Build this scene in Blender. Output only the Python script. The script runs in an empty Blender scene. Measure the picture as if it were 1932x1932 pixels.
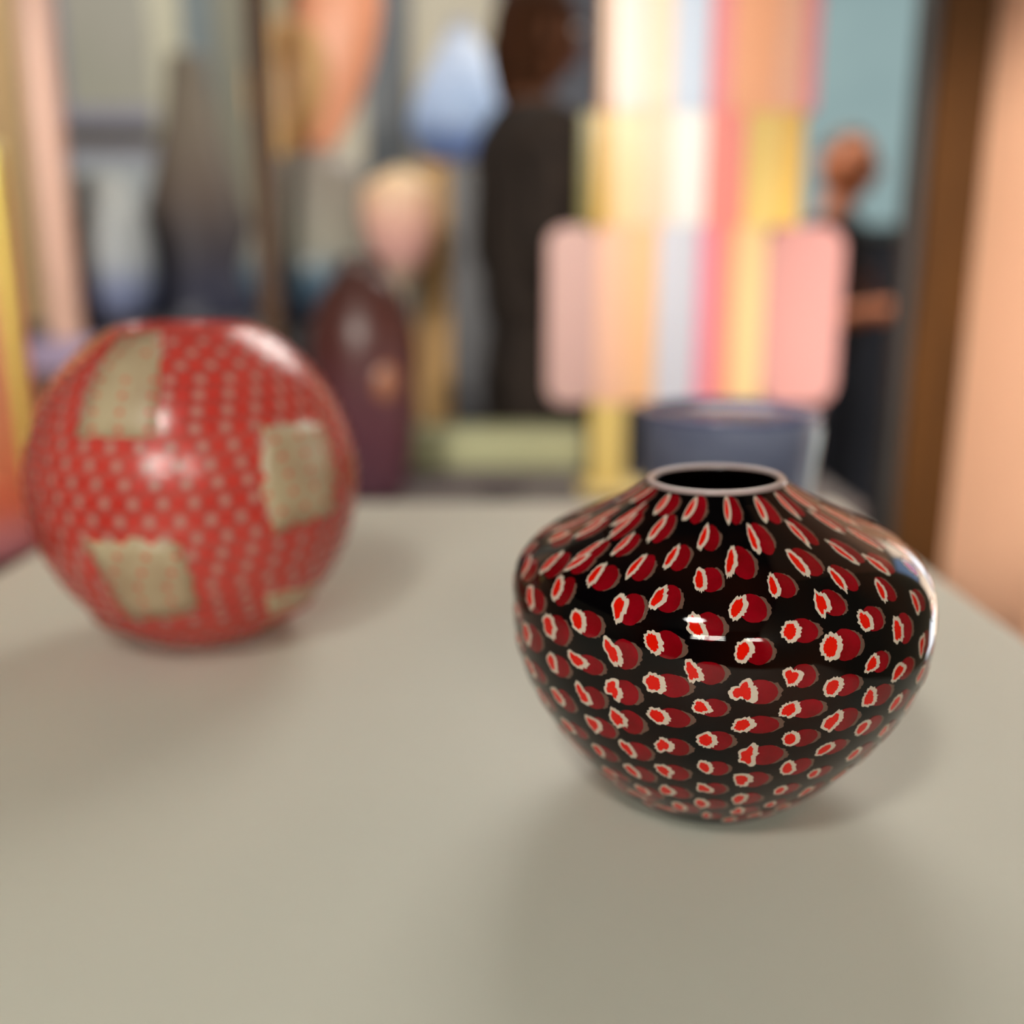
import bpy, bmesh, math, random
from math import sin, cos, pi, radians, sqrt
from mathutils import Vector, Matrix, noise
random.seed(7)
SC = bpy.context.scene
COL = SC.collection
# ---------------------------------------------------------------- camera
CAMZ = 1.223                       # eye height of the camera above the floor
PITCH = radians(13.5)
cd = bpy.data.cameras.new('camera'); cam = bpy.data.objects.new('camera', cd); COL.objects.link(cam)
cam.location = (0, 0, CAMZ); cam.rotation_euler = (radians(90) - PITCH, 0, 0)
cd.sensor_width = 36; cd.sensor_fit = 'HORIZONTAL'; cd.lens = 36; cd.clip_start = .02
cd.dof.use_dof = True; cd.dof.focus_distance = .515; cd.dof.aperture_fstop = 1.75
SC.camera = cam
# ---------------------------------------------------------------- world, lights, exposure
W = bpy.data.worlds.new('world'); SC.world = W; W.use_nodes = True
W.node_tree.nodes['Background'].inputs[0].default_value = (1.0, .97, .92, 1)
W.node_tree.nodes['Background'].inputs[1].default_value = .30
SC.view_settings.view_transform = 'Standard'; SC.view_settings.look = 'None'
SC.view_settings.gamma = 1; SC.view_settings.exposure = 0; SC.view_settings.use_curve_mapping = False

def aim(o, target):
    o.rotation_euler = (Vector(target) - o.location).to_track_quat('-Z', 'Y').to_euler()
def area(name, loc, target, size, power, col=(1, 1, 1)):
    l = bpy.data.lights.new(name, 'AREA'); l.shape = 'RECTANGLE'; l.size, l.size_y = size
    l.energy = power; l.color = col
    o = bpy.data.objects.new(name, l); COL.objects.link(o); o.location = loc; aim(o, target); return o
def spot(name, loc, target, power, deg, col=(1, .93, .82), r=.05):
    l = bpy.data.lights.new(name, 'SPOT'); l.energy = power; l.spot_size = radians(deg); l.spot_blend = .7
    l.color = col; l.shadow_soft_size = r
    o = bpy.data.objects.new(name, l); COL.objects.link(o); o.location = loc; aim(o, target); return o
# unseen soft panels added ahead of the plinth to light it and the back wall
area('added_soft_light', (.5, 3.0, 3.15), (0, .8, .9), (1.2, 2.2), 66, (1, .97, .9))
area('added_soft_light', (-.8, 3.1, 3.2), (-.8, 4.6, 1.8), (2.6, .8), 80, (1, .97, .92))


# unseen spots added behind the camera to brighten the plinth, glass and salmon wall
spot('added_spot_light', (-.7, -1.2, 3.15), (-.1, .55, .9), 95, 60, (1, .97, .9), .22)   # added fill on the white plinth
spot('added_spot_light', (.2, -2.5, 2.75), (.37, 2.12, 1.3), 440, 19)        # on the striped totem
spot('added_spot_light', (-1.7, -2.3, 2.8), (.86, 1.85, 1.1), 1400, 13)       # on the salmon wall
spot('added_spot_light', (-.7, -2.5, 2.75), (-.35, 2.5, 1.5), 800, 22)        # on the peach, pink and blue glass
spot('added_spot_light', (-1.3, -2.5, 2.75), (-1.1, 2.0, 1.2), 560, 20)       # on the orange cylinder and the pink pole

# ---------------------------------------------------------------- helpers
def s2l(c):
    return tuple((v/255/12.92 if v/255 <= .04045 else ((v/255+.055)/1.055)**2.4) for v in c)
MATS = {}
def mat(name, rgb, rough=.4, spec=.5, trans=0., metal=0., emit=0., noise_amt=0., noise_scale=8, coat=0., rgb2=None, bump=0.):
    """procedural surface: colour mottled by noise, optional see-through-lit (translucent) share"""
    if name in MATS: return MATS[name]
    m = bpy.data.materials.new(name); m.use_nodes = True; nt = m.node_tree
    p = nt.nodes['Principled BSDF']; out = nt.nodes['Material Output']
    c = (*s2l(rgb), 1)
    p.inputs['Base Color'].default_value = c
    p.inputs['Roughness'].default_value = rough; p.inputs['Metallic'].default_value = metal
    p.inputs['Specular IOR Level'].default_value = spec
    p.inputs['Coat Weight'].default_value = coat
    tc = nt.nodes.new('ShaderNodeTexCoord')
    csock = None
    if noise_amt or rgb2:
        n = nt.nodes.new('ShaderNodeTexNoise'); n.inputs['Scale'].default_value = noise_scale; n.inputs['Detail'].default_value = 5
        nt.links.new(tc.outputs['Object'], n.inputs['Vector'])
        r = nt.nodes.new('ShaderNodeValToRGB')
        c2 = s2l(rgb2) if rgb2 else tuple(v*(1-noise_amt) for v in c[:3])
        r.color_ramp.elements[0].position = .35; r.color_ramp.elements[1].position = .68
        r.color_ramp.elements[0].color = (*c2, 1); r.color_ramp.elements[1].color = c
        nt.links.new(n.outputs['Fac'], r.inputs['Fac']); csock = r.outputs['Color']
        nt.links.new(csock, p.inputs['Base Color'])
        if bump:
            b = nt.nodes.new('ShaderNodeBump'); b.inputs['Strength'].default_value = bump; b.inputs['Distance'].default_value = .002
            nt.links.new(n.outputs['Fac'], b.inputs['Height']); nt.links.new(b.outputs['Normal'], p.inputs['Normal'])
    if emit:
        p.inputs['Emission Color'].default_value = c; p.inputs['Emission Strength'].default_value = emit
        if csock: nt.links.new(csock, p.inputs['Emission Color'])
        p.inputs['Base Color'].default_value = (0, 0, 0, 1)
        for l in list(p.inputs['Base Color'].links): nt.links.remove(l)
    if trans:
        t = nt.nodes.new('ShaderNodeBsdfTranslucent'); t.inputs['Color'].default_value = c
        if csock: nt.links.new(csock, t.inputs['Color'])
        mx = nt.nodes.new('ShaderNodeMixShader'); mx.inputs[0].default_value = trans
        nt.links.new(p.outputs[0], mx.inputs[1]); nt.links.new(t.outputs[0], mx.inputs[2]); nt.links.new(mx.outputs[0], out.inputs[0])
    MATS[name] = m; return m
def wood(name, rgb, rgb2, rough=.6):
    if name in MATS: return MATS[name]
    m = bpy.data.materials.new(name); m.use_nodes = True; nt = m.node_tree; p = nt.nodes['Principled BSDF']
    tc = nt.nodes.new('ShaderNodeTexCoord'); mp = nt.nodes.new('ShaderNodeMapping'); mp.inputs['Scale'].default_value = (14, 14, 1.2)
    n = nt.nodes.new('ShaderNodeTexNoise'); n.inputs['Scale'].default_value = 3; n.inputs['Detail'].default_value = 6
    r = nt.nodes.new('ShaderNodeValToRGB'); r.color_ramp.elements[0].color = (*s2l(rgb2), 1); r.color_ramp.elements[1].color = (*s2l(rgb), 1)
    r.color_ramp.elements[0].position = .3; r.color_ramp.elements[1].position = .7
    nt.links.new(tc.outputs['Object'], mp.inputs[0]); nt.links.new(mp.outputs[0], n.inputs['Vector']); nt.links.new(n.outputs['Fac'], r.inputs[0])
    nt.links.new(r.outputs[0], p.inputs['Base Color']); p.inputs['Roughness'].default_value = rough; p.inputs['Specular IOR Level'].default_value = .2
    MATS[name] = m; return m
def gradz(name, stops, rough=.38, trans=.35, spec=.35):
    """glass whose own colour changes up its height: stops = [(z in metres, rgb)]"""
    m = bpy.data.materials.new(name); m.use_nodes = True; nt = m.node_tree; p = nt.nodes['Principled BSDF']; out = nt.nodes['Material Output']
    tc = nt.nodes.new('ShaderNodeTexCoord'); sx = nt.nodes.new('ShaderNodeSeparateXYZ'); nt.links.new(tc.outputs['Object'], sx.inputs[0])
    mr = nt.nodes.new('ShaderNodeMapRange'); z0, z1 = stops[0][0], stops[-1][0]
    mr.inputs[1].default_value = z0; mr.inputs[2].default_value = z1; nt.links.new(sx.outputs[2], mr.inputs[0])
    r = nt.nodes.new('ShaderNodeValToRGB'); els = r.color_ramp.elements
    for i, (z, c) in enumerate(stops):
        pos = (z-z0)/(z1-z0)
        e = els[i] if i < 2 else els.new(pos)
        e.position = pos
    for e, (z, c) in zip(sorted(els, key=lambda e: e.position), stops): e.color = (*s2l(c), 1)
    nt.links.new(mr.outputs[0], r.inputs[0]); nt.links.new(r.outputs[0], p.inputs['Base Color'])
    p.inputs['Roughness'].default_value = rough; p.inputs['Specular IOR Level'].default_value = spec
    t = nt.nodes.new('ShaderNodeBsdfTranslucent'); nt.links.new(r.outputs[0], t.inputs[0])
    mx = nt.nodes.new('ShaderNodeMixShader'); mx.inputs[0].default_value = trans
    nt.links.new(p.outputs[0], mx.inputs[1]); nt.links.new(t.outputs[0], mx.inputs[2]); nt.links.new(mx.outputs[0], out.inputs[0])
    return m

def link(name, me, m=None, parent=None, smooth=False):
    o = bpy.data.objects.new(name, me); COL.objects.link(o)
    if m:
        for x in (m if isinstance(m, (list, tuple)) else [m]): me.materials.append(x)
    if smooth:
        for p in me.polygons: p.use_smooth = True
    if parent: o.parent = parent
    return o
def tag(o, label=None, cat=None, group=None, kind=None):
    if label: o['label'] = label
    if cat: o['category'] = cat
    if group: o['group'] = group
    if kind: o['kind'] = kind
    return o
def empty(name, loc, rz=0):
    o = bpy.data.objects.new(name, None); COL.objects.link(o); o.location = loc; o.rotation_euler = (0, 0, rz); o.empty_display_size = .05
    return o
def box(name, x0, x1, y0, y1, z0, z1, m, parent=None, bev=.003, seg=2, rnd=None):
    """bevelled box, its origin at the middle of its base"""
    cx, cy = (x0+x1)/2, (y0+y1)/2
    bm = bmesh.new(); bmesh.ops.create_cube(bm, size=1)
    for v in bm.verts: v.co = Vector((v.co.x*(x1-x0), v.co.y*(y1-y0), (v.co.z+.5)*(z1-z0)))
    if rnd:
        es = [e for e in bm.edges if abs(e.verts[0].co.y-e.verts[1].co.y) > 1e-5]
        bmesh.ops.bevel(bm, geom=es, offset=rnd, segments=8, affect='EDGES', profile=.5)
    elif bev: bmesh.ops.bevel(bm, geom=bm.edges[:], offset=bev, segments=seg, affect='EDGES', profile=.6)
    me = bpy.data.meshes.new(name); bm.to_mesh(me); bm.free()
    o = link(name, me, m, parent, smooth=False); o.location = (cx, cy, z0); return o
def spline(pts, n):
    out = []
    k = len(pts)
    for j in range(n):
        t = j*(k-1)/(n-1); i = min(int(t), k-2); u = t-i
        P = [Vector(pts[max(0, min(k-1, i+d))]) for d in (-1, 0, 1, 2)]
        out.append(.5*(2*P[1]+(P[2]-P[0])*u+(2*P[0]-5*P[1]+4*P[2]-P[3])*u*u+(3*P[1]-P[0]-3*P[2]+P[3])*u**3))
    return out
def lathe(name, prof, m, parent=None, n=48, seg=64, wall=.004, closed=False, sy=1., loc=(0, 0, 0)):
    """turned body: prof = [(r, z)] from foot to rim; open vessels get an inner wall"""
    pr = [(abs(p.x), p.y) for p in spline([(a, b) for a, b in prof], n)]
    if not closed:
        pr = pr + [(max(.001, r-wall), z if i else z+wall*.3) for i, (r, z) in enumerate(reversed(pr)) if z > pr[0][1]+wall]
    vs, fs = [], []
    for r, z in pr:
        for k in range(seg):
            a = 2*pi*k/seg; vs.append((r*cos(a), r*sin(a)*sy, z))
    for i in range(len(pr)-1):
        for k in range(seg):
            a, b = i*seg+k, i*seg+(k+1) % seg; fs.append((a, b, b+seg, a+seg))
    b0 = len(vs); vs.append((0, 0, pr[0][1])); vs.append((0, 0, pr[-1][1]))
    L = (len(pr)-1)*seg
    for k in range(seg):
        fs.append((b0, (k+1) % seg, k)); fs.append((b0+1, L+k, L+(k+1) % seg))
    me = bpy.data.meshes.new(name); me.from_pydata(vs, [], fs); me.update()
    o = link(name, me, m, parent, smooth=True); o.location = loc; return o

# ---------------------------------------------------------------- sizes read off the place
TZ = .900                              # top of the white plinth
# ================================================================ the black murrine vase
VX, VY = .1248, .6012
ZS = [0, .012, .035, .065, .095, .122, .145, .163, .178, .190, .199]
RS = [.052, .0663, .0888, .11, .1227, .1256, .1225, .1068, .0765, .0535, .0398]
NZ = 400
PR = [(p.y, p.x) for p in spline([(z, r) for z, r in zip(ZS, RS)], NZ)]      # (r, z)
def vpoint(th, t, off=0.):
    """point of the hand-blown wall: angle th, t = 0 foot .. 1 rim; the mouth sits a little off centre"""
    f = max(0, min(NZ-1.001, t*(NZ-1))); i = int(f); u = f-i
    r = PR[i][0]*(1-u)+PR[i+1][0]*u; z = PR[i][1]*(1-u)+PR[i+1][1]*u
    w = max(0, min(1.2, (z-.12)/.08)); x = -.006*w + r*cos(th) + .0157*z
    return Vector((x, r*sin(th), z + .0296*w*x))
def vnormal(th, t):
    e = 2e-3; a = vpoint(th+e, t)-vpoint(th-e, t); b = vpoint(th, min(1, t+e))-vpoint(th, max(0, t-e))
    return a.cross(b).normalized()
vase = empty('murrine_vase', (VX, VY, TZ))
tag(vase, 'glossy black squat glass vase dotted with red and cream murrine, on the white plinth', 'vase')
def body_material():
    m = bpy.data.materials.new('black_glass'); m.use_nodes = True; nt = m.node_tree; p = nt.nodes['Principled BSDF']
    tc = nt.nodes.new('ShaderNodeTexCoord'); n = nt.nodes.new('ShaderNodeTexNoise'); n.inputs['Scale'].default_value = 14; n.inputs['Detail'].default_value = 2
    r = nt.nodes.new('ShaderNodeValToRGB'); e = r.color_ramp.elements
    e[0].position = .42; e[0].color = (.0012, .0008, .0011, 1); e[1].position = .72; e[1].color = (.016, .0035, .0012, 1)
    nt.links.new(tc.outputs['Object'], n.inputs['Vector']); nt.links.new(n.outputs['Fac'], r.inputs[0]); nt.links.new(r.outputs[0], p.inputs['Base Color'])
    p.inputs['Roughness'].default_value = .03; p.inputs['IOR'].default_value = 1.5; p.inputs['Specular IOR Level'].default_value = .27
    return m
vs, fs = [], []
NT, SEG = 160, 224
for i in range(NT):
    for k in range(SEG): vs.append(vpoint(2*pi*k/SEG, i/(NT-1)))
for i in range(NT-1):
    for k in range(SEG):
        a, b = i*SEG+k, i*SEG+(k+1) % SEG; fs.append((a, b, b+SEG, a+SEG))
b0 = len(vs); vs.append(Vector((0, 0, .003)))
for k in range(SEG): fs.append((b0, (k+1) % SEG, k))
# inner wall, a little inside the outer one
prev = (NT-1)*SEG
for j, (dr, t) in enumerate([(.0045, .995), (.006, .97), (.007, .93), (.007, .85), (.007, .74), (.007, .6), (.008, .4), (.009, .2), (.012, .08)]):
    base = len(vs)
    for k in range(SEG):
        th = 2*pi*k/SEG; q = vpoint(th, t); rr = Vector((cos(th), sin(th), 0)); vs.append(q - rr*dr)
    for k in range(SEG):
        fs.append((prev+k, prev+(k+1) % SEG, base+(k+1) % SEG, base+k))
    prev = base
c0 = len(vs); vs.append(Vector((0, 0, .012)))
for k in range(SEG): fs.append((prev+k, prev+(k+1) % SEG, c0))
me = bpy.data.meshes.new('body'); me.from_pydata(vs, [], fs); me.update()
link('body', me, body_material(), vase, smooth=True)
# pale lip wrapped over the mouth
vs, fs = [], []
LS = 128
for k in range(LS):
    th = 2*pi*k/LS; c = vpoint(th, .992) - Vector((cos(th), sin(th), 0))*.0014 + Vector((0, 0, .0004))
    for j in range(12):
        a = 2*pi*j/12; vs.append(c + Vector((cos(th), sin(th), 0))*.0026*cos(a) + Vector((0, 0, .0019*sin(a))))
for k in range(LS):
    for j in range(12):
        a = k*12+j; b = k*12+(j+1) % 12; c = ((k+1) % LS)*12+(j+1) % 12; d = ((k+1) % LS)*12+j; fs.append((a, d, c, b))
me = bpy.data.meshes.new('lip'); me.from_pydata(vs, [], fs); me.update()
tag(link('lip', me, mat('pale_lip_glass', (196, 172, 168), .12, trans=.15), vase, smooth=True), 'thin pale pinkish white lip')
# --- the murrine: slices of cane, each a cream-ringed red core with a crimson tail running to its right
MURR = "-2.435,0.144,0.0,0.0;-2.243,0.104,5.0,6.3;-1.710,0.122,4.6,6.7;-0.262,0.124,0.0,0.0;-3.002,0.247,0.0,0.0;-2.601,0.243,10.9,6.6;-2.365,0.217,10.1,5.5;-2.147,0.191,8.6,7.2;-1.963,0.217,9.8,8.0;-1.911,0.154,8.2,8.7;-1.745,0.245,8.3,7.0;-1.737,0.187,8.9,8.1;-1.536,0.215,9.0,8.2;-1.484,0.156,7.8,8.2;-1.326,0.239,8.0,6.9;-1.300,0.183,5.5,5.6;-1.100,0.215,7.8,7.5;-0.908,0.241,0.0,0.0;-0.183,0.247,0.0,0.0;-0.052,0.167,0.0,0.0;-2.714,0.345,11.4,6.9;-2.513,0.309,11.4,6.1;-2.339,0.279,9.7,6.9;-2.295,0.349,10.8,7.4;-2.138,0.253,9.0,8.0;-2.121,0.315,9.7,8.0;-1.946,0.279,9.7,7.6;-1.937,0.345,10.0,6.8;-1.745,0.305,8.0,6.7;-1.553,0.277,10.1,8.2;-1.545,0.341,12.6,8.3;-1.353,0.305,9.2,7.6;-0.960,0.307,10.7,6.7;-0.803,0.283,4.8,4.1;-0.384,0.283,0.0,0.0;-0.227,0.321,0.0,0.0;-2.731,0.405,14.9,6.4;-2.513,0.377,10.8,7.5;-2.321,0.411,10.9,7.2;-2.155,0.445,11.0,7.3;-2.138,0.383,10.3,8.3;-1.946,0.409,12.1,6.1;-1.780,0.441,9.0,5.5;-1.754,0.371,10.1,6.8;-1.588,0.409,12.3,5.8;-1.405,0.441,12.3,5.5;-1.388,0.377,10.0,6.4;-1.213,0.407,11.1,7.5;-1.038,0.443,11.4,6.6;-0.663,0.445,0.0,0.0;-0.654,0.383,0.0,0.0;-0.113,0.429,14.0,4.3;-0.035,0.357,0.0,0.0;-2.731,0.481,14.1,8.1;-2.522,0.536,13.1,8.5;-2.513,0.453,11.1,6.6;-2.330,0.483,11.9,5.6;-2.155,0.528,10.3,8.4;-1.955,0.477,12.2,6.6;-1.806,0.514,10.6,6.4;-1.606,0.479,12.1,7.0;-1.431,0.510,9.1,6.7;-1.239,0.481,11.3,6.1;-1.065,0.516,9.1,6.2;-2.915,0.638,13.6,7.3;-2.714,0.580,13.0,7.0;-2.531,0.636,9.0,8.7;-2.339,0.578,11.4,7.3;-2.147,0.634,9.9,9.1;-1.972,0.568,10.7,7.4;-1.806,0.616,10.2,7.5;-1.614,0.566,10.0,7.2;-1.422,0.608,10.8,6.5;-1.239,0.568,11.6,8.7;-1.073,0.612,9.7,6.9;-0.890,0.572,9.6,8.4;-2.941,0.734,19.0,7.2;-2.714,0.684,11.2,9.6;-2.557,0.742,0.0,0.0;-2.347,0.696,10.2,8.9;-2.173,0.736,7.4,11.3;-1.990,0.672,9.0,8.6;-1.806,0.722,8.6,9.4;-1.623,0.662,10.6,8.1;-1.449,0.710,8.5,9.0;-1.248,0.664,9.5,8.1;-1.091,0.710,7.6,9.9;-0.899,0.666,6.9,8.2;-0.750,0.716,0.0,0.0;-0.480,0.674,0.0,0.0;-2.819,0.788,0.0,0.0;-2.382,0.780,6.4,11.2;-2.208,0.841,6.4,12.8;-1.990,0.768,6.9,11.6;-1.815,0.826,6.3,11.2;-1.623,0.766,8.2,14.1;-1.431,0.822,7.2,13.2;-1.239,0.756,8.8,12.6;-1.047,0.826,5.6,12.6;-0.881,0.760,0.0,0.0;-0.637,0.833,0.0,0.0;-0.532,0.764,0.0,0.0;-2.775,0.941,14.6,8.1;-2.627,0.859,6.5,13.0;-2.330,0.925,10.2,9.9;-1.972,0.921,6.1,11.8;-1.588,0.923,5.4,11.9;-1.204,0.917,5.5,12.5;-0.846,0.917,5.6,12.5"
M_HALO = mat('murrine_brown_edge', (104, 78, 66), .05, spec=.3)
M_TAIL = mat('murrine_crimson', (142, 5, 20), .04, spec=.3, rgb2=(118, 4, 12), noise_scale=60)
M_RING = mat('murrine_cream', (210, 192, 174), .05, spec=.3)
M_CORE = mat('murrine_red', (220, 20, 4), .04, spec=.3)
def blob(cx, cy, rx, ry, rot, jag, low, rng, lens=1., N=40):
    """outline of a melted slice: smooth low-frequency lobes plus fine saw teeth"""
    ph = [rng.uniform(0, 2*pi) for _ in range(4)]; am = [rng.uniform(.3, 1)*low for _ in range(4)]
    pts = []
    for k in range(N):
        a = 2*pi*k/N
        q = 1 + am[0]*cos(2*a+ph[0]) + .8*am[1]*cos(3*a+ph[1]) + .5*am[2]*cos(5*a+ph[2]) + jag*rng.uniform(-1.1, 1.1)
        x = rx*q*math.copysign(abs(cos(a))**lens, cos(a)); y = ry*q*sin(a)
        pts.append((cx + x*cos(rot)-y*sin(rot), cy + x*sin(rot)+y*cos(rot)))
    return pts
def murrine_mesh(th0, t0, a, b, rng):
    f = max(.002, min(.998, t0)); r = (vpoint(th0, f)-Vector((0, 0, vpoint(th0, f).z))).length
    ds = (vpoint(th0, min(1, f+.004))-vpoint(th0, max(0, f-.004))); L = ds.length/(min(1, f+.004)-max(0, f-.004))
    up = max(0, min(1, (t0-.58)/.14))            # on the shoulder the slices are drawn long and narrow
    vsl, fsl, nr, mi = [], [], [], []
    big = rng.random()
    jg = .115 if t0 < .9 else .02
    tl = .10*rng.uniform(-1, 1)
    cxr = -.50+.10*rng.uniform(-1, 1); rxr = (.46+.08*big)*(1-.22*up); ryr = .84+.12*up
    rot = (-.30*(th0+1.57) if up < .5 else -.12)+rng.uniform(-.25, .25)
    low = .24*rng.random()**1.5*(1-.6*up) + .03
    seed = rng.random()
    def br(): return random.Random(seed)
    lay = [(M_HALO, .00010, blob(.38, tl, .70, .84, 0, .07, .05, rng)),
           (M_TAIL, .00018, blob(.14, tl*.5, .72, .96, 0, .015, .03, rng)),
           (M_RING, .00026, blob(cxr, 0, rxr, ryr, rot, jg, low, br(), 1+.35*up)),
           (M_CORE, .00034, blob(cxr-.07, 0, rxr*.60-.02*up, ryr*.72, rot, jg*.9, low*1.2, br(), 1+.25*up))]
    for li, (mt, off, pts) in enumerate(lay):
        cx = sum(p[0] for p in pts)/len(pts); cy = sum(p[1] for p in pts)/len(pts); N = len(pts); base = len(vsl)
        def put(u, v, o):
            th = th0 + u*a/r; t = max(0, min(.9985, t0 + v*b/L)); n = vnormal(th, t)
            vsl.append(vpoint(th, t)+n*o); nr.append(n)
        put(cx, cy, off)
        for q, o in ((.55, off), (1., off), (1.0, -.0003)):
            for (u, v) in pts: put(cx+(u-cx)*q, cy+(v-cy)*q, o)
        for k in range(N):
            k2 = (k+1) % N
            fsl.append((base, base+1+k, base+1+k2)); mi.append(li)
            for rr_ in (0, 1):
                A = base+1+rr_*N
                fsl.append((A+k, A+N+k, A+N+k2, A+k2)); mi.append(li)
    me = bpy.data.meshes.new('murrine'); me.from_pydata(vsl, [], fsl)
    for m_ in (M_HALO, M_TAIL, M_RING, M_CORE): me.materials.append(m_)
    for p, i in zip(me.polygons, mi): p.material_index = i; p.use_smooth = True
    me.update(); me.normals_split_custom_set_from_vertices([tuple(n) for n in nr])
    return me
def rowsize(t):
    if t > .88: return 5.6, 12.3
    if t > .79: return 6.2, 12.4
    if t > .74: return 7.2, 12.4
    if t > .69: return 8.6, 9.3
    if t > .5: return 10.2, 7.8
    if t > .3: return 10.6, 6.6
    return 8.6, 7.2
items = []
for e in MURR.split(';'):
    th, t, a, b = [float(v) for v in e.split(',')]; A, B = rowsize(t)
    a = A if a < 3 else max(A*.72, min(A*1.3, a)); b = B if b < 3 else max(B*.72, min(B*1.3, b))
    items.append((th, t, a, b))
seen = list(items)
ROWS = [.093, .122, .154, .187, .215, .245, .278, .307, .343, .376, .409, .443, .480, .514, .567, .612, .666, .71, .765, .824, .92]
for i, t in enumerate(ROWS):
    par = 0 if t in (.92, .765, .666, .567, .48, .409, .343, .278, .215, .154, .093) else 1
    th0 = -1.62 + max(0, .48-t)*.35 - par*.185
    for k in range(17):
        th = th0 + k*2*pi/17
        if any(abs(((th-q[0]+pi) % (2*pi))-pi) < .15 and abs(t-q[1]) < .03 for q in seen): continue
        A, B = rowsize(t); s = random.uniform(.85, 1.1); items.append((th, t, A*s, B*s))
camdir = Vector((-VX, -VY, CAMZ-TZ-.1)).normalized()
items.sort(key=lambda q: -vnormal(q[0], q[1]).dot(camdir))
rest = []
for i, (th, t, a, b) in enumerate(items):
    me = murrine_mesh(th, t, a/1000, b/1000, random.Random(i*13+5))
    if i < 296: link('murrine', me, None, vase)
    else: rest.append(me)
bm = bmesh.new()
for me in rest: bm.from_mesh(me)
me = bpy.data.meshes.new('murrine_rest')
bm.to_mesh(me); bm.free()
for m_ in (M_HALO, M_TAIL, M_RING, M_CORE): me.materials.append(m_)
o = link('murrine_band', me, None, vase); o['kind'] = 'stuff'

# ================================================================ the red ball vase
BX, BY, BR = -.277, .882, .139
ball = empty('round_vase', (BX, BY, TZ)); tag(ball, 'big round red glass vase speckled with pale dots and beige squares, on the white plinth', 'vase')
BH = .285
def bprof(t):
    """t 0..1 foot to mouth: a ball narrowed to a small foot, cut flat at the mouth"""
    ang = -1.22 + t*(1.17+1.22); r = BR*cos(ang); z = BR*(sin(ang)-sin(-1.22))*1.065
    if sin(ang) < 0: r *= 1-.05*(-sin(ang))**2
    return r, z
def bpoint(th, el, off=0):
    """th azimuth, el elevation of the ball's wall"""
    t = (el+1.22)/(1.17+1.22); r, z = bprof(t)
    n = Vector((cos(th)*cos(el), sin(th)*cos(el), sin(el)))
    return Vector((r*cos(th), r*sin(th), z)) + n*off, n
prof = [bprof(i/59) for i in range(60)]
M_RED = mat('red_ball_glass', (204, 86, 76), .2, spec=.5, rgb2=(190, 72, 64), noise_scale=22)
vs, fs = [], []
pr = prof + [(prof[-1][0]-.006, prof[-1][1]-.001), (prof[-1][0]-.004, prof[-1][1]-.02), (BR*.8, BR*1.5), (BR*.93, BR), (BR*.7, .03), (.02, .012)]
for r, z in pr:
    for k in range(96): vs.append((r*cos(2*pi*k/96), r*sin(2*pi*k/96), z))
for i in range(len(pr)-1):
    for k in range(96):
        a, b = i*96+k, i*96+(k+1) % 96; fs.append((a, b, b+96, a+96))
fs.append(tuple(reversed(range(96)))); fs.append(tuple(range((len(pr)-1)*96, len(pr)*96)))
me = bpy.data.meshes.new('body'); me.from_pydata(vs, [], fs); me.update(); link('body', me, M_RED, ball, smooth=True)
def raycast_ball(px, py):
    """direction of a spot seen on the ball -> (azimuth, elevation) of the wall there"""
    u, v = (px-966)/1932, (966-py)/1932
    d = Vector((u, cos(PITCH)+v*sin(PITCH), -sin(PITCH)+v*cos(PITCH))).normalized()
    c = Vector((BX, BY, TZ+BR*.97-CAMZ)); bq = d.dot(c); disc = bq*bq-c.dot(c)+BR*BR
    p = d*(bq-sqrt(max(0, disc)))-c; p.normalize()
    return math.atan2(p.y, p.x), math.asin(p.z)
PATCH = [[(236, 662), (312, 655), (305, 700), (300, 800), (296, 842), (222, 850), (150, 838), (160, 790), (190, 715)],
         [(496, 822), (560, 815), (606, 812), (628, 900), (630, 968), (560, 1000), (520, 1010), (498, 940)],
         [(158, 1032), (250, 1024), (345, 1030), (358, 1090), (382, 1140), (330, 1160), (240, 1162), (200, 1100)],
         [(505, 1122), (560, 1112), (605, 1098), (585, 1140), (540, 1175), (496, 1180)]]
M_PATCH = mat('beige_patch_glass', (196, 178, 144), .35, rgb2=(176, 150, 120), noise_scale=30)
M_REDDOT = mat('bright_red_dot_glass', (216, 34, 16), .3); M_PALEDOT = mat('pale_dot_glass', (190, 136, 124), .3)
patch_ae = []
for P in PATCH + [None]*3:
    if P is None:
        k = len(patch_ae)-4; ca, ce = (.6+k*.95, (-.2, .5, -.4)[k]); ae = [(ca+.3*cos(q*pi/4), ce+.3*sin(q*pi/4)) for q in range(8)]
    else: ae = [raycast_ball(*q) for q in P]
    patch_ae.append(ae)
    ca = sum(q[0] for q in ae)/len(ae); ce = sum(q[1] for q in ae)/len(ae)
    dense = []
    for i in range(len(ae)):
        (a0, e0), (a1, e1) = ae[i], ae[(i+1) % len(ae)]
        for j in range(4): dense.append((a0+(a1-a0)*j/4+random.uniform(-.022, .022), e0+(e1-e0)*j/4+random.uniform(-.02, .02)))
    vs, fs = [bpoint(ca, ce, .0006)[0]], []; N = len(dense)
    for q, off in ((.33, .0006), (.67, .0006), (1, .0006), (1, -.0004)):
        for (a, e) in dense: vs.append(bpoint(ca+(a-ca)*q, ce+(e-ce)*q, off)[0])
    for k in range(N):
        k2 = (k+1) % N; fs.append((0, 1+k, 1+k2))
        for r_ in range(3): A = 1+r_*N; fs.append((A+k, A+N+k, A+N+k2, A+k2))
    me = bpy.data.meshes.new('beige_patch'); me.from_pydata(vs, [], fs); me.update()
    link('beige_patch', me, M_PATCH, ball, smooth=True)
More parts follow.
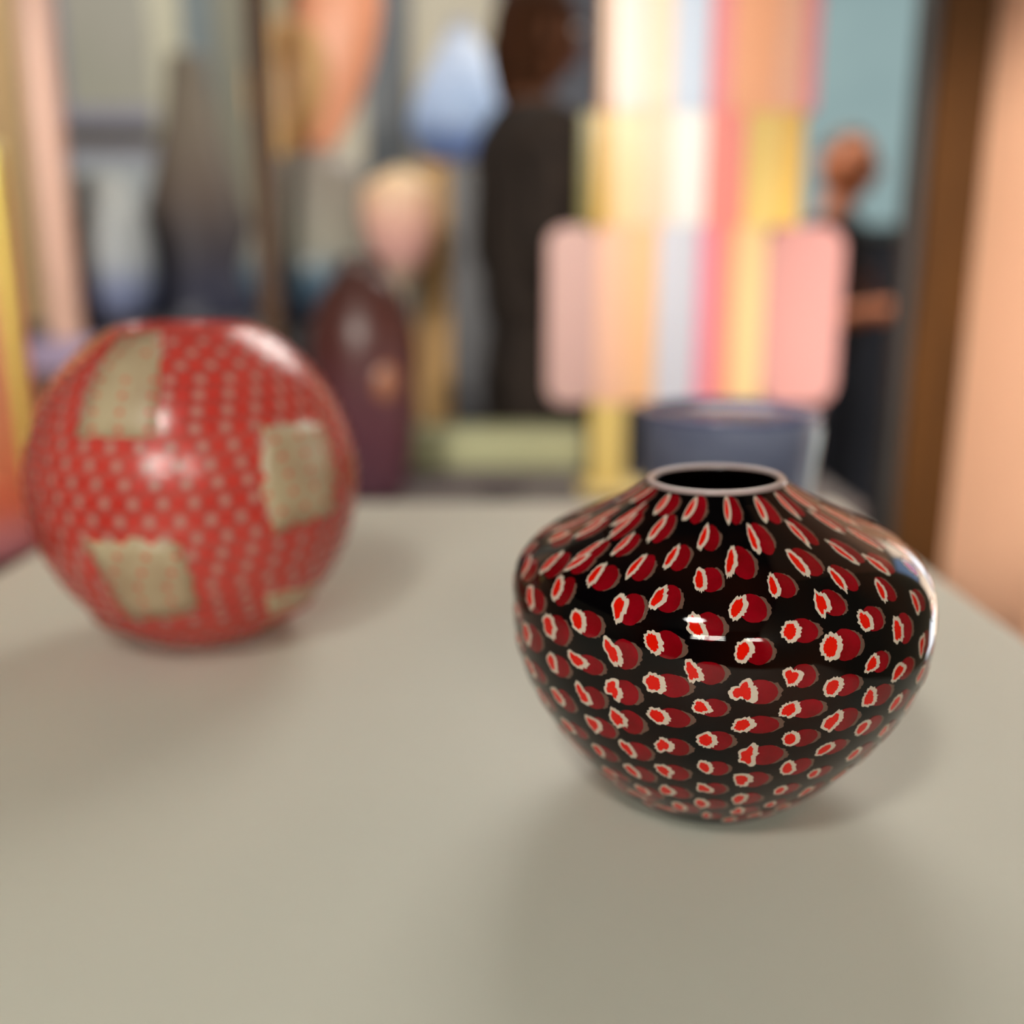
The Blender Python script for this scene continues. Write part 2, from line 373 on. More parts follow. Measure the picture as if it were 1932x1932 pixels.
def inside(a, e, poly):
    c = False
    for i in range(len(poly)):
        x0, y0 = poly[i]; x1, y1 = poly[i-1]
        if (y0 > e) != (y1 > e) and a < (x1-x0)*(e-y0)/(y1-y0)+x0: c = not c
    return c
def dots(name, mm, want, off):
    vs, fs = [], []; step = .080; row = 0; el = -1.05
    while el < 1.08:
        n = max(6, int(2*pi*cos(el)/step/1.0)); n -= n % 2
        for k in range(n):
            th = -pi + k*2*pi/n
            kind = (k+row) % 2
            inp = any(inside(th, el, q) for q in patch_ae)
            sel = want(kind, inp, th, el)
            if not sel: continue
            R = sel*BR; base = len(vs); c, nn = bpoint(th, el, off); vs.append(c)
            for q in range(8):
                aa = 2*pi*q/8; vs.append(bpoint(th+R*cos(aa)/BR/max(.2, cos(el)), el+R*sin(aa)/BR, off)[0])
            for q in range(8): fs.append((base, base+1+q, base+1+(q+1) % 8))
        el += .094; row += 1
    me = bpy.data.meshes.new(name); me.from_pydata(vs, [], fs); me.update(); o = link(name, me, mm, ball, smooth=True); o['kind'] = 'stuff'
dots('pale_dots', M_PALEDOT, lambda k, inp, a, e: 0 if inp else (.029 if k else 0), .0005)
dots('red_dots', M_REDDOT, lambda k, inp, a, e: (.017 if (k == 0 and noise.noise(Vector((a*5, e*5, 1))) > -.45) else 0) if inp else (.026 if k == 0 else 0), .0009)
# ================================================================ the setting
def at(px, py, Y):
    """point at horizontal distance Y from the camera that lies along the sight line through (px, py)"""
    u, v = (px-966)/1932, (966-py)/1932; dy = cos(PITCH)+v*sin(PITCH); t = Y/dy
    return Vector((u*t, Y, CAMZ+t*(-sin(PITCH)+v*cos(PITCH))))
M_FLOOR = mat('grey_floor', (96, 88, 84), .35, noise_amt=.2, noise_scale=3)
tag(box('floor', -4, 4, -3.4, 6.0, -.1, 0, M_FLOOR, bev=0), kind='structure')
M_WALLB = mat('beige_grey_plaster', (176, 168, 150), .8, noise_amt=.08, noise_scale=2)
M_SLATE = mat('slate_panel', (74, 78, 82), .5, noise_amt=.1, noise_scale=3)
M_DARKW = mat('dark_wainscot', (62, 64, 74), .6, noise_amt=.15, noise_scale=3)
YB = 4.6
tag(box('wall_back', -4, 4, YB, YB+.1, 0, 3.6, M_WALLB, bev=0), kind='structure')
def strip(name, px0, px1, py, Y, z0, z1, m, d=.04, parent=None, bev=.004):
    a, b = at(px0, py, Y), at(px1, py, Y); return box(name, a.x, b.x, Y, Y+d, z0, z1, m, parent, bev=bev)
tag(strip('trim_1', 690, 775, 300, YB-.045, 0, 3.4, M_SLATE), kind='structure')
tag(strip('trim_2', 938, 1135, 300, YB-.045, 0, 3.4, M_DARKW), kind='structure')
tag(strip('trim_3', -30, 48, 300, YB-.05, 0, 3.4, mat('tan_panel', (204, 168, 120), .7)), kind='structure')
a = at(1560, 446, YB-.06)
tag(box('baseboard_back', .75, 4, YB-.06, YB-.001, 0, a.z, M_DARKW, bev=.004), kind='structure')
tag(box('baseboard_back', -4, .74, YB-.06, YB-.001, 0, .9, M_DARKW, bev=.004), kind='structure')
# salmon side wall and its brown end post
M_SALMON = mat('salmon_paint', (242, 190, 158), .55, noise_amt=.05, noise_scale=2)
tag(box('wall_right', .857, .97, 1.60, 1.96, 0, 3.2, M_SALMON, bev=0), kind='structure')
tag(box('wall_right', .857, .97, -3.0, 1.02, 0, 3.2, mat('olive_grey_plaster', (150, 142, 122), .8), bev=0), kind='structure')
tag(box('wall_right', .857, .97, 1.02, 1.60, 0, .55, M_SALMON, bev=0), kind='structure')
tag(box('wall_right', .857, .97, 1.02, 1.60, 1.45, 3.2, M_SALMON, bev=0), kind='structure')
POST = wood('brown_post_wood', (76, 45, 9), (58, 33, 6), .7)
tag(box('trim_4', .764, .868, 1.962, 2.06, 0, 3.2, POST, bev=.004), kind='structure')
tag(box('trim_5', .745, .766, 1.985, 2.05, 0, 3.2, mat('dark_stop_bead', (44, 40, 38), .5), bev=.003), kind='structure')
# daylight windows: one in the side wall, two in the far wall, two high ones behind the camera
def window(name, axis, a0, a1, z0, z1, pos, pane, nv, nh, frame, bar=.035):
    r = empty(name, ((a0+a1)/2, pos, z0) if axis == 'x' else (pos, (a0+a1)/2, z0)); tag(r, kind='structure')
    L = a1-a0; H = z1-z0
    def bx(nm, u0, u1, w0, w1, d0, d1, m):
        if axis == 'x': return box(nm, u0-L/2, u1-L/2, d0, d1, w0, w1, m, r, bev=.002)
        return box(nm, d0, d1, u0-L/2, u1-L/2, w0, w1, m, r, bev=.002)
    for u0, u1, w0, w1 in ((0, bar, 0, H), (L-bar, L, 0, H), (bar, L-bar, 0, bar), (bar, L-bar, H-bar, H)): bx('frame_bar', u0, u1, w0, w1, -.03, .03, frame)
    for i in range(1, nv): bx('mullion', L*i/nv-bar*.3, L*i/nv+bar*.3, bar, H-bar, -.02, .02, frame)
    for j in range(1, nh): bx('transom', bar, L-bar, H*j/nh-bar*.3, H*j/nh+bar*.3, -.018, .018, frame)
    k = 0
    for i in range(nv):
        for j in range(nh):
            bx('pane', L*i/nv+bar*.3, L*(i+1)/nv-bar*.3, H*j/nh+bar*.3, H*(j+1)/nh-bar*.3, .004, .010, pane[k % len(pane)]); k += 1
    return r
FR = mat('white_window_frame', (205, 200, 190), .4)
DAY = mat('daylight_pane', (236, 238, 245), emit=4)
DAYW = mat('warm_daylight_pane', (250, 222, 196), emit=4)
DAYB = mat('blue_daylight_pane', (170, 198, 240), emit=2)
window('window_1', 'y', 1.02, 1.60, .55, 1.45, .90, [DAY, DAYW, DAYB, DAYW], 2, 3, FR)
HAZE = mat('frosted_teal_pane', (160, 184, 182), emit=.95, rgb2=(138, 162, 164), noise_scale=1.3)
a = at(1470, 440, YB-.07); b = at(1830, 440, YB-.07)
window('window_2', 'x', a.x, b.x, a.z, a.z+1.7, YB-.06, [HAZE], 1, 1, mat('grey_window_frame', (110, 120, 120), .5))
GB = mat('frosted_beige_pane', (164, 155, 140), emit=.95, rgb2=(150, 146, 128), noise_scale=1.5)
GB2 = mat('frosted_grey_pane', (166, 168, 164), emit=.9, rgb2=(150, 152, 150), noise_scale=2)
a = at(120, 520, YB-.07); b = at(470, 262, YB-.07); c = at(120, 262, YB-.07)
a = at(120, 560, YB-.07)
window('window_3', 'x', at(120, 300, YB).x, b.x, c.z+.05, c.z+1.3, YB-.06, [GB], 1, 1, mat('lavender_window_frame', (134, 132, 146), .5), bar=.07)
window('window_4', 'x', at(120, 300, YB).x, b.x, a.z, c.z-.03, YB-.06, [GB2], 1, 1, mat('lavender_window_frame', (134, 132, 146), .5), bar=.05)
tag(strip('trim_6', 288, 345, 150, YB-.11, 1.3, 3.2, mat('pale_olive_curtain', (176, 171, 150), .8)), kind='structure')
tag(strip('trim_7', 352, 405, 150, YB-.12, 1.3, 3.2, mat('blue_grey_curtain', (104, 113, 115), .8)), kind='structure')
tag(strip('trim_8', 408, 470, 150, YB-.11, 1.3, 3.2, mat('olive_grey_curtain', (118, 115, 100), .8)), kind='structure')
REAR = mat('dim_rear_wall', (70, 64, 58), .8)
tag(box('wall_front', -4, 4, -3.1, -3.0, 0, 3.6, REAR, bev=0), kind='structure')
LOUV = mat('bright_sky_pane', (250, 250, 240), emit=33)
window('window_5', 'x', -1.45, -.22, 1.95, 2.75, -2.96, [LOUV], 2, 3, mat('dark_frame', (30, 30, 30), .5), bar=.07)
window('window_6', 'x', .32, 1.0, 2.0, 2.6, -2.96, [LOUV], 1, 2, mat('dark_frame', (30, 30, 30), .5), bar=.07)
tag(box('ceiling', -4.1, 4.1, -3.1, 5.9, 3.3, 3.4, mat('dark_ceiling', (72, 68, 62), .9), bev=0), kind='structure')
tag(box('wall_left', -4.1, -4, -3.0, 5.9, 0, 3.6, M_WALLB, bev=0), kind='structure')
# wooden room post in the middle left
tag(box('trim_9', at(474, 300, 2.35).x, at(514, 300, 2.35).x, 2.35, 2.40, 0, 3.2, wood('dark_brown_post', (74, 48, 24), (44, 28, 16)), bev=.004), kind='structure')

# ================================================================ plinths
M_WHITE = mat('white_plinth_paint', (216, 214, 199), .5, spec=.35, noise_amt=.035, noise_scale=2.2)
tag(box('white_plinth', -.556, .456, .10, 1.41, 0, TZ, M_WHITE, bev=.004), 'large warm white plinth filling the foreground, under the two round vases', 'plinth')
M_DKWOOD = wood('dark_plinth_wood', (84, 56, 36), (54, 34, 20))
tag(box('dark_plinth', -1.0, -.60, 1.02, 1.50, 0, .868, M_DKWOOD, bev=.004), 'dark brown plinth at the left edge, under the orange cylinder vase', 'plinth')
PP = at(130, 700, 2.4)
tag(box('pole_plinth', PP.x-.16, PP.x+.16, 2.25, 2.56, 0, PP.z, wood('reddish_plinth_wood', (104, 74, 58), (84, 58, 44)), bev=.004), 'brown plinth behind the red ball vase, under the tall pink pole', 'plinth')
wp = at(780, 306, 3.05)
tag(box('wooden_plinth', wp.x, wp.x+.24, 3.05, 3.30, 0, wp.z, wood('light_plinth_wood', (186, 150, 98), (138, 106, 68)), bev=.004), 'tall narrow light wood plinth under the blue glass vase', 'plinth')
a = at(846, 302, 2.95); b = at(1150, 302, 2.95)
tag(box('black_plinth', a.x, b.x, 2.95, 3.04, 0, a.z, mat('black_plinth_paint', (50, 50, 56), .5), bev=.004), 'tall wide black plinth behind the dark clothed person', 'plinth')
a = at(716, 816, 2.32); b = at(1105, 816, 2.32)
bench = empty('low_bench', ((a.x+b.x)/2, 2.39, 0)); tag(bench, 'low bench with a pale olive top at the foot of the tall black plinth', 'bench')
hw = (b.x-a.x)/2
box('seat', -hw, hw, -.07, .07, a.z-.085, a.z, mat('pale_olive_top', (154, 154, 118), .6), bench, bev=.006)
box('base', -hw+.02, hw-.02, -.06, .06, 0, a.z-.085, mat('bench_base', (92, 82, 80), .6), bench)
tag(box('glass_plinth', -.46, -.06, 1.80, 2.16, 0, .78, mat('grey_brown_plinth', (92, 82, 80), .6), bev=.004), 'grey brown plinth hidden behind the white one, under the maroon vase', 'plinth')
tag(box('totem_plinth', .02, .70, 1.98, 2.28, 0, .76, mat('grey_brown_plinth', (92, 82, 80), .6), bev=.004), 'grey brown plinth behind the black vase, under the striped totem', 'plinth')
bp = at(560, 640, 2.75)
tag(box('back_plinth', at(110, 600, 2.85).x, at(625, 600, 2.85).x, 2.57, 3.34, 0, 1.08, mat('black_plinth_paint', (50, 50, 56), .5), bev=.004), 'dark wide plinth behind the red ball, under the smoky bell and the peach sculpture', 'plinth')

# ================================================================ glass on the white plinth and beside it
dr = empty('blue_grey_vase', (.218, 1.02, TZ)); tag(dr, 'small blue grey glass tumbler vase right behind the black vase', 'vase')
lathe('body', [(.058, 0), (.07, .01), (.078, .06), (.084, .12), (.0885, .166), (.089, .182)], mat('blue_grey_glass', (118, 124, 146), .3, spec=.25, trans=.4, rgb2=(102, 108, 132), noise_scale=25), dr, n=40)
lathe('rim', [(.0895, .179), (.0905, .1815), (.0895, .184), (.087, .1845)], mat('dark_blue_rim', (60, 62, 96), .12), dr, n=12, closed=False, wall=.002)
vs, fs = [], []  # reflected light on the tumbler's right side, painted as a pale strip
for j in range(13):
    z = .012+j*.0132; r_ = .0712+(.0178*min(1, z/.16))+.0014
    for k in range(9): a = -.62+k*.055; vs.append((r_*cos(a), r_*sin(a), z))
for j in range(12):
    for k in range(8): a = j*9+k; fs.append((a, a+1, a+10, a+9))
me = bpy.data.meshes.new('reflection_strip'); me.from_pydata(vs, [], fs); me.update()
o = link('reflection_strip', me, mat('painted_reflection', (176, 192, 200), .3, trans=.3), dr, smooth=True); sm_ = o.modifiers.new('thickness', 'SOLIDIFY'); sm_.thickness = .003
# orange cylinder
oc = empty('orange_cylinder_vase', (-.704, 1.27, .868)); tag(oc, 'tall orange glass cylinder vase with yellow edges, cut by the left edge of the picture', 'vase')
lathe('body', [(.094, 0), (.101, .012), (.101, .06), (.100, .25), (.099, .5)], gradz('orange_glass', [(0, (240, 176, 190)), (.03, (244, 168, 170)), (.07, (252, 140, 104)), (.14, (252, 168, 120)), (.28, (250, 190, 146)), (.5, (238, 218, 140))], trans=.4), oc, n=30)
for a in (-.16, 1.3, 3.0):
    x, y = .098*cos(a), .098*sin(a)
    o = lathe('yellow_stripe', [(.009, .05), (.010, .2), (.009, .35), (.007, .49)], mat('yellow_glass_stripe', (240, 222, 116), .3, trans=.3), oc, n=8, seg=12, closed=True); o.location = (x, y, 0)
# pink pole
po = empty('pink_glass_pole', (PP.x, 2.42, PP.z)); tag(po, 'tall thin pale pink glass pole standing on a lilac block', 'glass sculpture')
box('foot_block', -.078, .078, -.06, .06, 0, .075, mat('lilac_glass', (176, 160, 190), .15, trans=.2), po, bev=.008)
o = lathe('pole', [(.040, .075), (.037, .2), (.037, .6), (.037, 1.1)], mat('pale_pink_glass', (224, 184, 166), .35, trans=.25), po, closed=True); o.location = (-.004, 0, 0)

# ================================================================ striped totem behind the black vase
TY = 2.13
tot = empty('striped_totem', (.38, TY, .76)); tag(tot, 'tall striped pastel glass totem with pink side wings, behind the black vase', 'glass sculpture')
def tx(px): return at(px, 400, TY).x-.38
def tz(py): return at(1300, py, TY).z-.76
z750, z430, z200, ztop = tz(758), tz(428), tz(215), tz(-60)
def piece(nm, p0, p1, z0, z1, rgb, d=.035, rnd=None, y=0):
    return box(nm, tx(p0), tx(p1), y-d, y+d, z0, z1, mat('totem_glass_%d_%d_%d' % rgb, rgb, .2, trans=.3), tot, bev=.004, rnd=rnd)
up_ = [(1126, 1150, (196, 150, 110)), (1150, 1205, (240, 214, 206)), (1205, 1258, (250, 222, 196)), (1258, 1322, (212, 226, 246)), (1322, 1362, (248, 160, 166)), (1362, 1445, (252, 190, 150)), (1445, 1490, (250, 196, 168)), (1490, 1518, (238, 156, 166))]
md_ = [(1092, 1118, (132, 124, 74)), (1118, 1152, (214, 172, 92)), (1152, 1205, (246, 218, 172)), (1205, 1258, (252, 220, 192)), (1258, 1325, (252, 252, 250)), (1325, 1395, (254, 160, 152)), (1395, 1462, (244, 216, 136)), (1462, 1500, (238, 198, 104))]
lo_ = [(1128, 1180, (246, 200, 172)), (1180, 1240, (252, 206, 160)), (1240, 1316, (226, 230, 244)), (1316, 1350, (254, 160, 186)), (1350, 1384, (254, 166, 146)), (1384, 1444, (246, 214, 160))]
for p0, p1, c in up_: piece('glass_strip', p0, p1, z200, ztop, c)
for p0, p1, c in md_: piece('glass_strip', p0, p1, z430, z200, c)
for p0, p1, c in lo_: piece('glass_strip', p0, p1, z750, z430, c)
piece('side_wing', 1034, 1128, z750, z430, (206, 172, 166), rnd=.035)
piece('side_wing', 1444, 1588, z750, z430, (214, 158, 154), rnd=.045)
piece('leg', 1120, 1188, .0, z750+.01, (232, 208, 130), d=.028)
piece('leg', 1395, 1450, .0, z750+.01, (232, 208, 130), d=.028)
box('foot_plate', tx(1100), tx(1480), -.05, .05, 0, .012, mat('yellow_foot_glass', (226, 200, 120), .2), tot)

# ================================================================ glass further back
mv = empty('maroon_vase', (-.285, 1.98, .78)); tag(mv, 'dark maroon glass vase with an amber spot, right of the red ball vase', 'vase')
lathe('body', [(.055, 0), (.075, .02), (.096, .14), (.103, .25), (.098, .33), (.07, .40), (.045, .43), (.04, .46)], gradz('maroon_glass', [(0, (104, 70, 84)), (.12, (92, 54, 66)), (.3, (70, 36, 34)), (.46, (58, 34, 28))], trans=.1), mv)
bm = bmesh.new(); bmesh.ops.create_uvsphere(bm, u_segments=24, v_segments=12, radius=.04)
me = bpy.data.meshes.new('amber_spot'); bm.to_mesh(me); bm.free()
o = link('amber_spot', me, mat('amber_glass', (138, 92, 70), .2), mv, smooth=True); o.location = (.035, -.078, .235); o.scale = (1, .5, 1.15)
pg = at(757, 540, 2.62)
gb = empty('pink_goblet', (pg.x, 2.62, 0)); tag(gb, 'pink and cream glass goblet seen above the maroon vase', 'goblet')
zb, zt = at(757, 540, 2.62).z, at(757, 318, 2.62).z
lathe('foot', [(.05, .7795), (.045, .787), (.015, .80), (.012, zb-.02), (.014, zb+.02)], mat('clear_beige_glass', (178, 164, 140), .15, trans=.3), gb, closed=True)
lathe('bowl', [(.014, zb), (.05, zb+.045), (.078, zb+.10), (.093, zb+.165), (.089, zb+.23), (.062, zt-.028), (.015, zt)], gradz('pink_cream_glass', [(zb, (176, 164, 140)), (zb+.08, (206, 160, 156)), (zb+.16, (226, 182, 166)), (zt, (232, 206, 160))], trans=.3, rough=.3, spec=.3), gb, closed=True)
tag(box('goblet_plinth', pg.x-.12, pg.x+.12, 2.54, 2.70, 0, .775, mat('grey_brown_plinth', (92, 82, 80), .6), bev=.004), 'low plinth behind the maroon vase, under the pink goblet', 'plinth')
bv = empty('blue_vase', (at(872, 300, 3.17).x, 3.17, wp.z)); tag(bv, 'pale blue glass vase with a narrow neck on the tall wooden plinth', 'vase')
lathe('body', [(.06, 0), (.10, .015), (.142, .07), (.15, .13), (.12, .22), (.07, .31), (.04, .36), (.035, .39)], gradz('blue_glass', [(0, (84, 108, 176)), (.05, (124, 150, 206)), (.12, (170, 194, 228)), (.39, (160, 166, 180))], trans=.3), bv)
# peach sculpture
pv = empty('peach_sculpture', (at(588, 300, 2.75).x, 2.75, 1.08)); tag(pv, 'peach and tan glass lobes on a grey and teal foot, right of the dark post', 'glass sculpture')
z3 = at(588, 300, 2.75).z-1.08; z1 = at(588, 90, 2.75).z-1.08
lathe('foot_vessel', [(.09, 0), (.15, .03), (.185, .10), (.19, .15), (.165, .22), (.15, .28), (.12, z3-.02), (.06, z3+.02)], gradz('grey_teal_glass', [(0, (58, 60, 72)), (.04, (62, 70, 88)), (.11, (74, 100, 120)), (.19, (136, 134, 124)), (z3, (140, 132, 124))], trans=.15, rough=.3, spec=.2), pv, closed=True)
def lobe(nm, x, y, z, rx, ry, rz_, rot, m):
    bm = bmesh.new(); bmesh.ops.create_uvsphere(bm, u_segments=40, v_segments=24, radius=1)
    for v in bm.verts:
        k = 1+.22*v.co.z; v.co = Vector((v.co.x*rx*k, v.co.y*ry, v.co.z*rz_))
    bm.transform(Matrix.Rotation(rot, 4, 'Y')); me = bpy.data.meshes.new(nm); bm.to_mesh(me); bm.free()
    o = link(nm, me, m, pv, smooth=True); o.location = (x, y, z); return o
lobe('peach_lobe', .06, .005, z1+.0, .108, .05, .27, .2, mat('peach_glass', (250, 190, 154), .4, trans=.4))
lobe('tan_lobe', -.05, -.05, z1-.11, .10, .045, .17, .2, mat('tan_glass', (228, 192, 136), .4, trans=.4))
lobe('beige_lobe', -.04, .03, z1+.15, .10, .045, .14, 0, mat('beige_glass', (204, 194, 166), .4, trans=.4))
# smoky bell
be = empty('smoky_bell', (at(372, 400, 3.1).x, 3.1, 1.08)); tag(be, 'dark smoky glass bell with a long thin neck, left of the dark post', 'glass sculpture')
lathe('body', [(.25, 0), (.235, .05), (.20, .13), (.17, .22), (.135, .33), (.10, .45), (.07, .58), (.05, .72)], gradz('smoky_glass', [(0, (38, 40, 54)), (.10, (44, 44, 56)), (.2, (54, 50, 54)), (.35, (80, 70, 64)), (.6, (104, 95, 84)), (.82, (100, 92, 80))], trans=.12, rough=.35, spec=.2), be, closed=False)
# grey white vase with blue foot
gw = empty('grey_white_vase', (at(205, 560, 2.68).x, 2.68, 1.08)); tag(gw, 'milky grey glass vase with a blue foot, between the pink pole and the smoky bell', 'vase')
lathe('body', [(.06, 0), (.10, .03), (.12, .12), (.11, .24), (.08, .32), (.06, .36)], gradz('milky_glass', [(0, (96, 98, 124)), (.08, (130, 142, 178)), (.16, (172, 178, 184)), (.44, (170, 170, 164))], trans=.3), gw)

# ================================================================ people
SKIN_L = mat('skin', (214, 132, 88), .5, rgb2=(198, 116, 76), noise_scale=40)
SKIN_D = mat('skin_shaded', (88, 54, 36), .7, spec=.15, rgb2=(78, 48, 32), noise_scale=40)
def skinned(name, chains, m, parent, sub=2, root=0):
    """grow one continuous surface around joined chains of (x, y, z, radius) joints"""
    vs, es, rs, idx = [], [], [], {}
    for ch in chains:
        prev = None
        for (x, y, z, r) in ch:
            k = (round(x, 4), round(y, 4), round(z, 4))
            if k not in idx: idx[k] = len(vs); vs.append((x, y, z)); rs.append(r)
            if prev is not None and prev != idx[k]: es.append((prev, idx[k]))
            prev = idx[k]
    me = bpy.data.meshes.new(name); me.from_pydata(vs, es, []); o = link(name, me, m, parent)
    md = o.modifiers.new('skin', 'SKIN'); md.use_smooth_shade = True
    for i, r in enumerate(rs):
        sv = me.skin_vertices[0].data[i]
        sv.radius = r if isinstance(r, tuple) else (r, r); sv.use_root = (i == root)
    s = o.modifiers.new('subdivision', 'SUBSURF'); s.levels = s.render_levels = sub
    return o
def head_mesh(parent, m, loc, yaw, hair_m, long_hair, name='head'):
    R = Matrix.Rotation(yaw, 4, 'Z')
    bm = bmesh.new(); bmesh.ops.create_uvsphere(bm, u_segments=48, v_segments=36, radius=1)
    for v in bm.verts:
        x, y, z = v.co; w = .074; dpt = .094; h = .115
        if z < 0: w *= 1-.28*z*z-.06*abs(z); dpt *= 1-.12*z*z
        p = Vector((x*w, y*dpt, z*h))
        if y < -.3:
            p.y -= .022*math.exp(-(x/.16)**2-((z+.12)/.20)**2)          # nose
            p.y += .012*math.exp(-((abs(x)-.38)/.17)**2-((z-.08)/.10)**2)  # eye sockets
            p.y -= .006*math.exp(-(x/.3)**2-((z+.46)/.07)**2)           # lips
            p.y -= .009*math.exp(-(x/.35)**2-((z+.80)/.14)**2)          # chin
        v.co = p
    bm.transform(Matrix.Translation(loc) @ R); me = bpy.data.meshes.new(name); bm.to_mesh(me); bm.free()
    hd = link(name, me, m, parent, smooth=True)
    def ell(nm, c, s, mm, n=16, par=hd):
        bm = bmesh.new(); bmesh.ops.create_uvsphere(bm, u_segments=n, v_segments=max(8, n//2), radius=1)
        bm.transform(Matrix.Translation(loc) @ R @ Matrix.Translation(c) @ Matrix.Diagonal((*s, 1))); me = bpy.data.meshes.new(nm); bm.to_mesh(me); bm.free()
        return link(nm, me, mm, par, smooth=True)
    for s in (-1, 1):
        ell('ear', (s*.076, .008, -.005), (.010, .018, .030), m); ell('eye', (s*.030, -.078, .010), (.012, .009, .008), mat('eye_white', (210, 205, 200), .3))
        ell('eyebrow', (s*.030, -.088, .030), (.018, .006, .004), hair_m)
    ell('mouth', (0, -.092, -.053), (.022, .006, .006), mat('lips', (150, 70, 60), .5))
    # hair cap: the upper and back shell of the head, pulled outward
    bm = bmesh.new(); bmesh.ops.create_uvsphere(bm, u_segments=40, v_segments=30, radius=1)
    kill = []
    for v in bm.verts:
        x, y, z = v.co
        lim = (.42 if y < -.35 else (-.1 if y < .1 else -.55)) if long_hair else (.75 if y < .1 else .45)
        if z < lim-(.15 if long_hair else 0) and not (long_hair and y > -.1): kill.append(v)
        g = 1+.03*noise.noise(Vector((x*6, y*6, z*6)))
        v.co = Vector((x*.084*g, y*.104*g+.004, z*.126*g))
        if long_hair and z < 0: v.co.z *= 1.75; v.co.x *= 1-.15*abs(z); v.co.y += .01
    bmesh.ops.delete(bm, geom=kill, context='VERTS')
    bm.transform(Matrix.Translation(loc) @ R); me = bpy.data.meshes.new('hair'); bm.to_mesh(me); bm.free()
    h = link('hair', me, hair_m, hd, smooth=True); sm = h.modifiers.new('thickness', 'SOLIDIFY'); sm.thickness = .010
    return hd
def hand(parent, m, wrist, direction, side, up=Vector((0, 0, 1))):
    """palm with four unequal curled fingers and a thumb from its side"""
    d = direction.normalized(); s = d.cross(up).normalized()*side; n = s.cross(d)
    ch = []
    palm = wrist + d*.045
    pk = (palm.x, palm.y, palm.z, (.030, .017))
    ch.append([(wrist.x, wrist.y, wrist.z, .022), pk])
    for i, (o, L) in enumerate(((-.030, .062), (-.010, .074), (.010, .070), (.029, .055))):
        b0_ = wrist + d*.085 + s*o; p1 = b0_ + d*L*.45 - n*.006; p2 = p1 + d*L*.32 - n*.018; p3 = p2 + d*L*.18 - n*.020
        ch.append([pk] + [(q.x, q.y, q.z, r) for q, r in ((b0_, .0105), (p1, .009), (p2, .0082), (p3, .007))])
    t0 = wrist + d*.03 - s*.032; t1 = t0 + d*.028 - s*.020 - n*.01; t2 = t1 + d*.028 - s*.004 - n*.012
    ch.append([pk] + [(q.x, q.y, q.z, r) for q, r in ((t0, .013), (t1, .0105), (t2, .009))])
    return ch
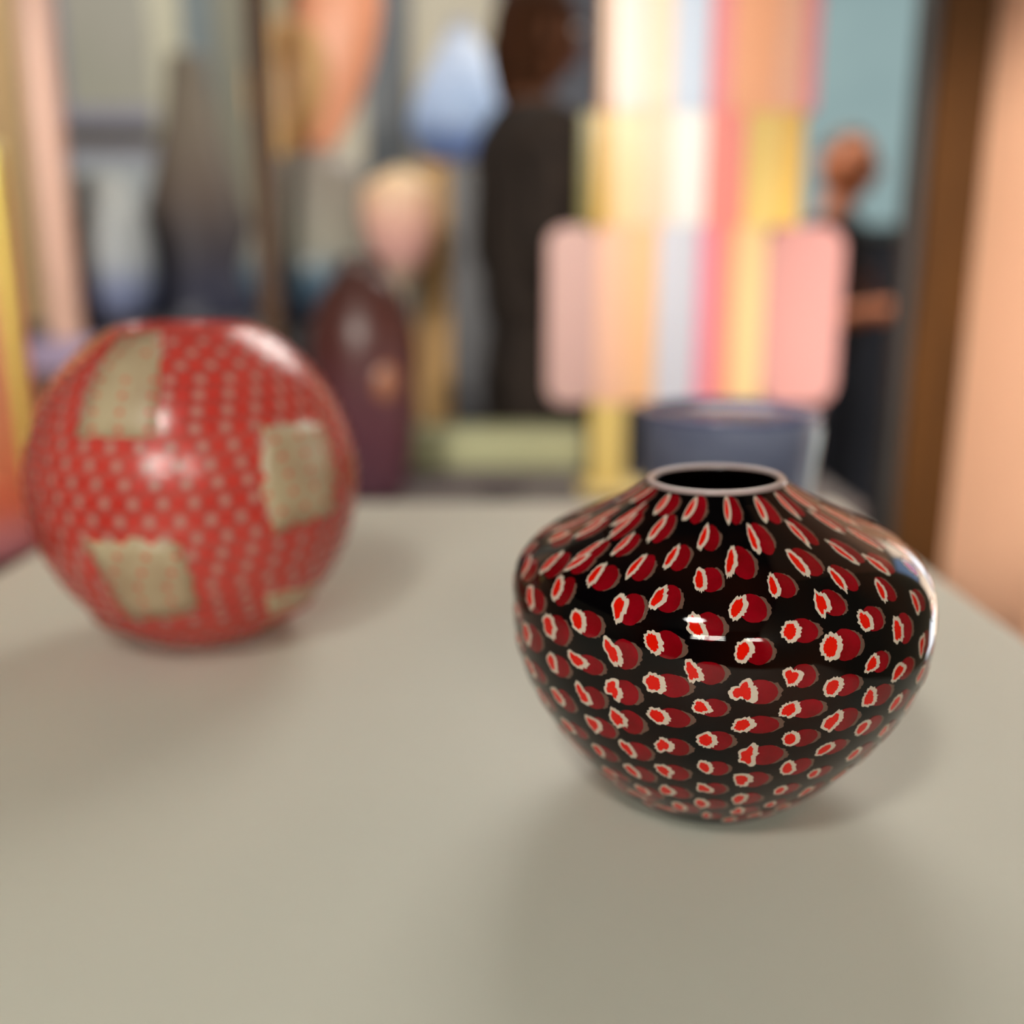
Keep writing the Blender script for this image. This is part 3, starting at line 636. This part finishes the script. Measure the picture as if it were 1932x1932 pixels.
def person(nm, label, loc, yaw, hgt, skin, shirt, trousers, hairm, long_hair, arms, short_sleeve, head_yaw=0):
    r = empty(nm, loc, yaw); tag(r, label, 'person'); k = hgt/1.75; r.scale = (k, k, k)
    leg = lambda s: [(0, 0, .96, (.115, .085)), (s*.09, 0, .88, (.088, .09)), (s*.10, -.01, .50, .062), (s*.10, .02, .28, .050), (s*.10, .025, .09, .036), (s*.105, -.05, .035, (.040, .028)), (s*.11, -.15, .03, (.036, .022))]
    spine = [(0, 0, .96, (.115, .085)), (0, .01, 1.12, (.125, .088)), (0, .01, 1.28, (.145, .098)), (0, .015, 1.42, (.12, .075)), (0, .015, 1.50, .055), (0, 0, 1.58, .052)]
    def arm(s, el, wr): return [(0, .015, 1.42, (.12, .075)), (s*.16, .012, 1.42, .058), ((s*.2+el[0])/2*1.02, el[1]/2, (1.42+el[2])/2, .047), (*el, .040), (*wr, .026)]
    thin = lambda ch, f, n: [(x, y, z, tuple(q*f for q in (w if isinstance(w, tuple) else (w, w)))) if i < n else (x, y, z, w) for i, (x, y, z, w) in enumerate(ch)]
    chains = [thin(spine, .74, 4), thin(leg(-1), .78, 3), thin(leg(1), .78, 3)]
    for s, (el, wr) in zip((-1, 1), arms):
        a_ = arm(s, el, wr); d = Vector(wr)-Vector(el); chains.append(a_)
        hc = hand(None, None, Vector(wr), d, s); hc[0][0] = (*wr, .026); chains += hc
    body = skinned('body', chains, skin, r)
    sh = [[(0, 0, .99 if short_sleeve else .93, (.150, .115))]+[(x, y, z, tuple(q+.024 for q in (w if isinstance(w, tuple) else (w, w)))) for (x, y, z, w) in spine[1:-1]]]
    sh[0][-1] = (0, .015, 1.50, .066); sh[0][-2] = (0, .015, 1.42, (.15, .100))
    for s, (el, wr) in zip((-1, 1), arms):
        a_ = arm(s, el, wr); a_ = a_[:3] if short_sleeve else a_
        q = [(x, y, z, tuple(g+.016 for g in (w if isinstance(w, tuple) else (w, w)))) for (x, y, z, w) in a_]
        if not short_sleeve: q[-1] = (wr[0]*.97+el[0]*.03, wr[1]*.97+el[1]*.03, wr[2]*.97+el[2]*.03, .036)
        sh.append(q)
    skinned('shirt', sh, shirt, r)
    tr = [[(x, y, z, tuple(g+.02 for g in (w if isinstance(w, tuple) else (w, w)))) for (x, y, z, w) in leg(s)[:5]] for s in (-1, 1)]
    skinned('trousers', [[(0, .005, 1.04, (.138, .10)), tr[0][0]]]+tr, trousers, r, root=1)
    for s in (-1, 1):
        skinned('shoe', [[(s*.10, .05, .05, .045), (s*.105, -.05, .042, (.048, .036)), (s*.11, -.16, .035, (.044, .030))]], mat('black_shoe_leather', (26, 24, 24), .4), r)
    head_mesh(r, skin, Vector((0, -.015, 1.642)), head_yaw, hairm, long_hair)
    return r
HAIR = mat('dark_brown_hair', (52, 28, 14), .9, spec=.1, rgb2=(40, 22, 10), noise_scale=30)
HAIRG = mat('short_grey_brown_hair', (116, 96, 82), .6, rgb2=(90, 74, 62), noise_scale=30)
DARK = mat('black_brown_wool', (44, 37, 33), .9, spec=.1, rgb2=(34, 29, 27), noise_scale=20)
DARK2 = mat('charcoal_cotton', (52, 46, 48), .85, rgb2=(44, 40, 42), noise_scale=20)
NAVY = mat('dark_navy_cloth', (42, 44, 54), .85)
c = at(1003, 300, 2.68)
person('person', 'person in dark clothes with long dark brown hair, standing before the black plinth', (c.x, 2.68, 0), radians(108), 1.885, SKIN_D, DARK, DARK, HAIR, True,
       [((-.20, .04, 1.14), (-.10, -.24, 1.06)), ((.20, .04, 1.14), (.10, -.24, 1.06))], False)
c = at(1585, 400, 3.4)
person('person', 'person in a dark short-sleeved shirt holding a forearm forward, beside the brown post', (c.x, 3.4, 0), radians(58), 1.625, SKIN_L, DARK2, NAVY, HAIRG, False,
       [((-.23, -.05, 1.15), (-.12, -.37, 1.20)), ((.23, -.05, 1.15), (.12, -.37, 1.20))], True)
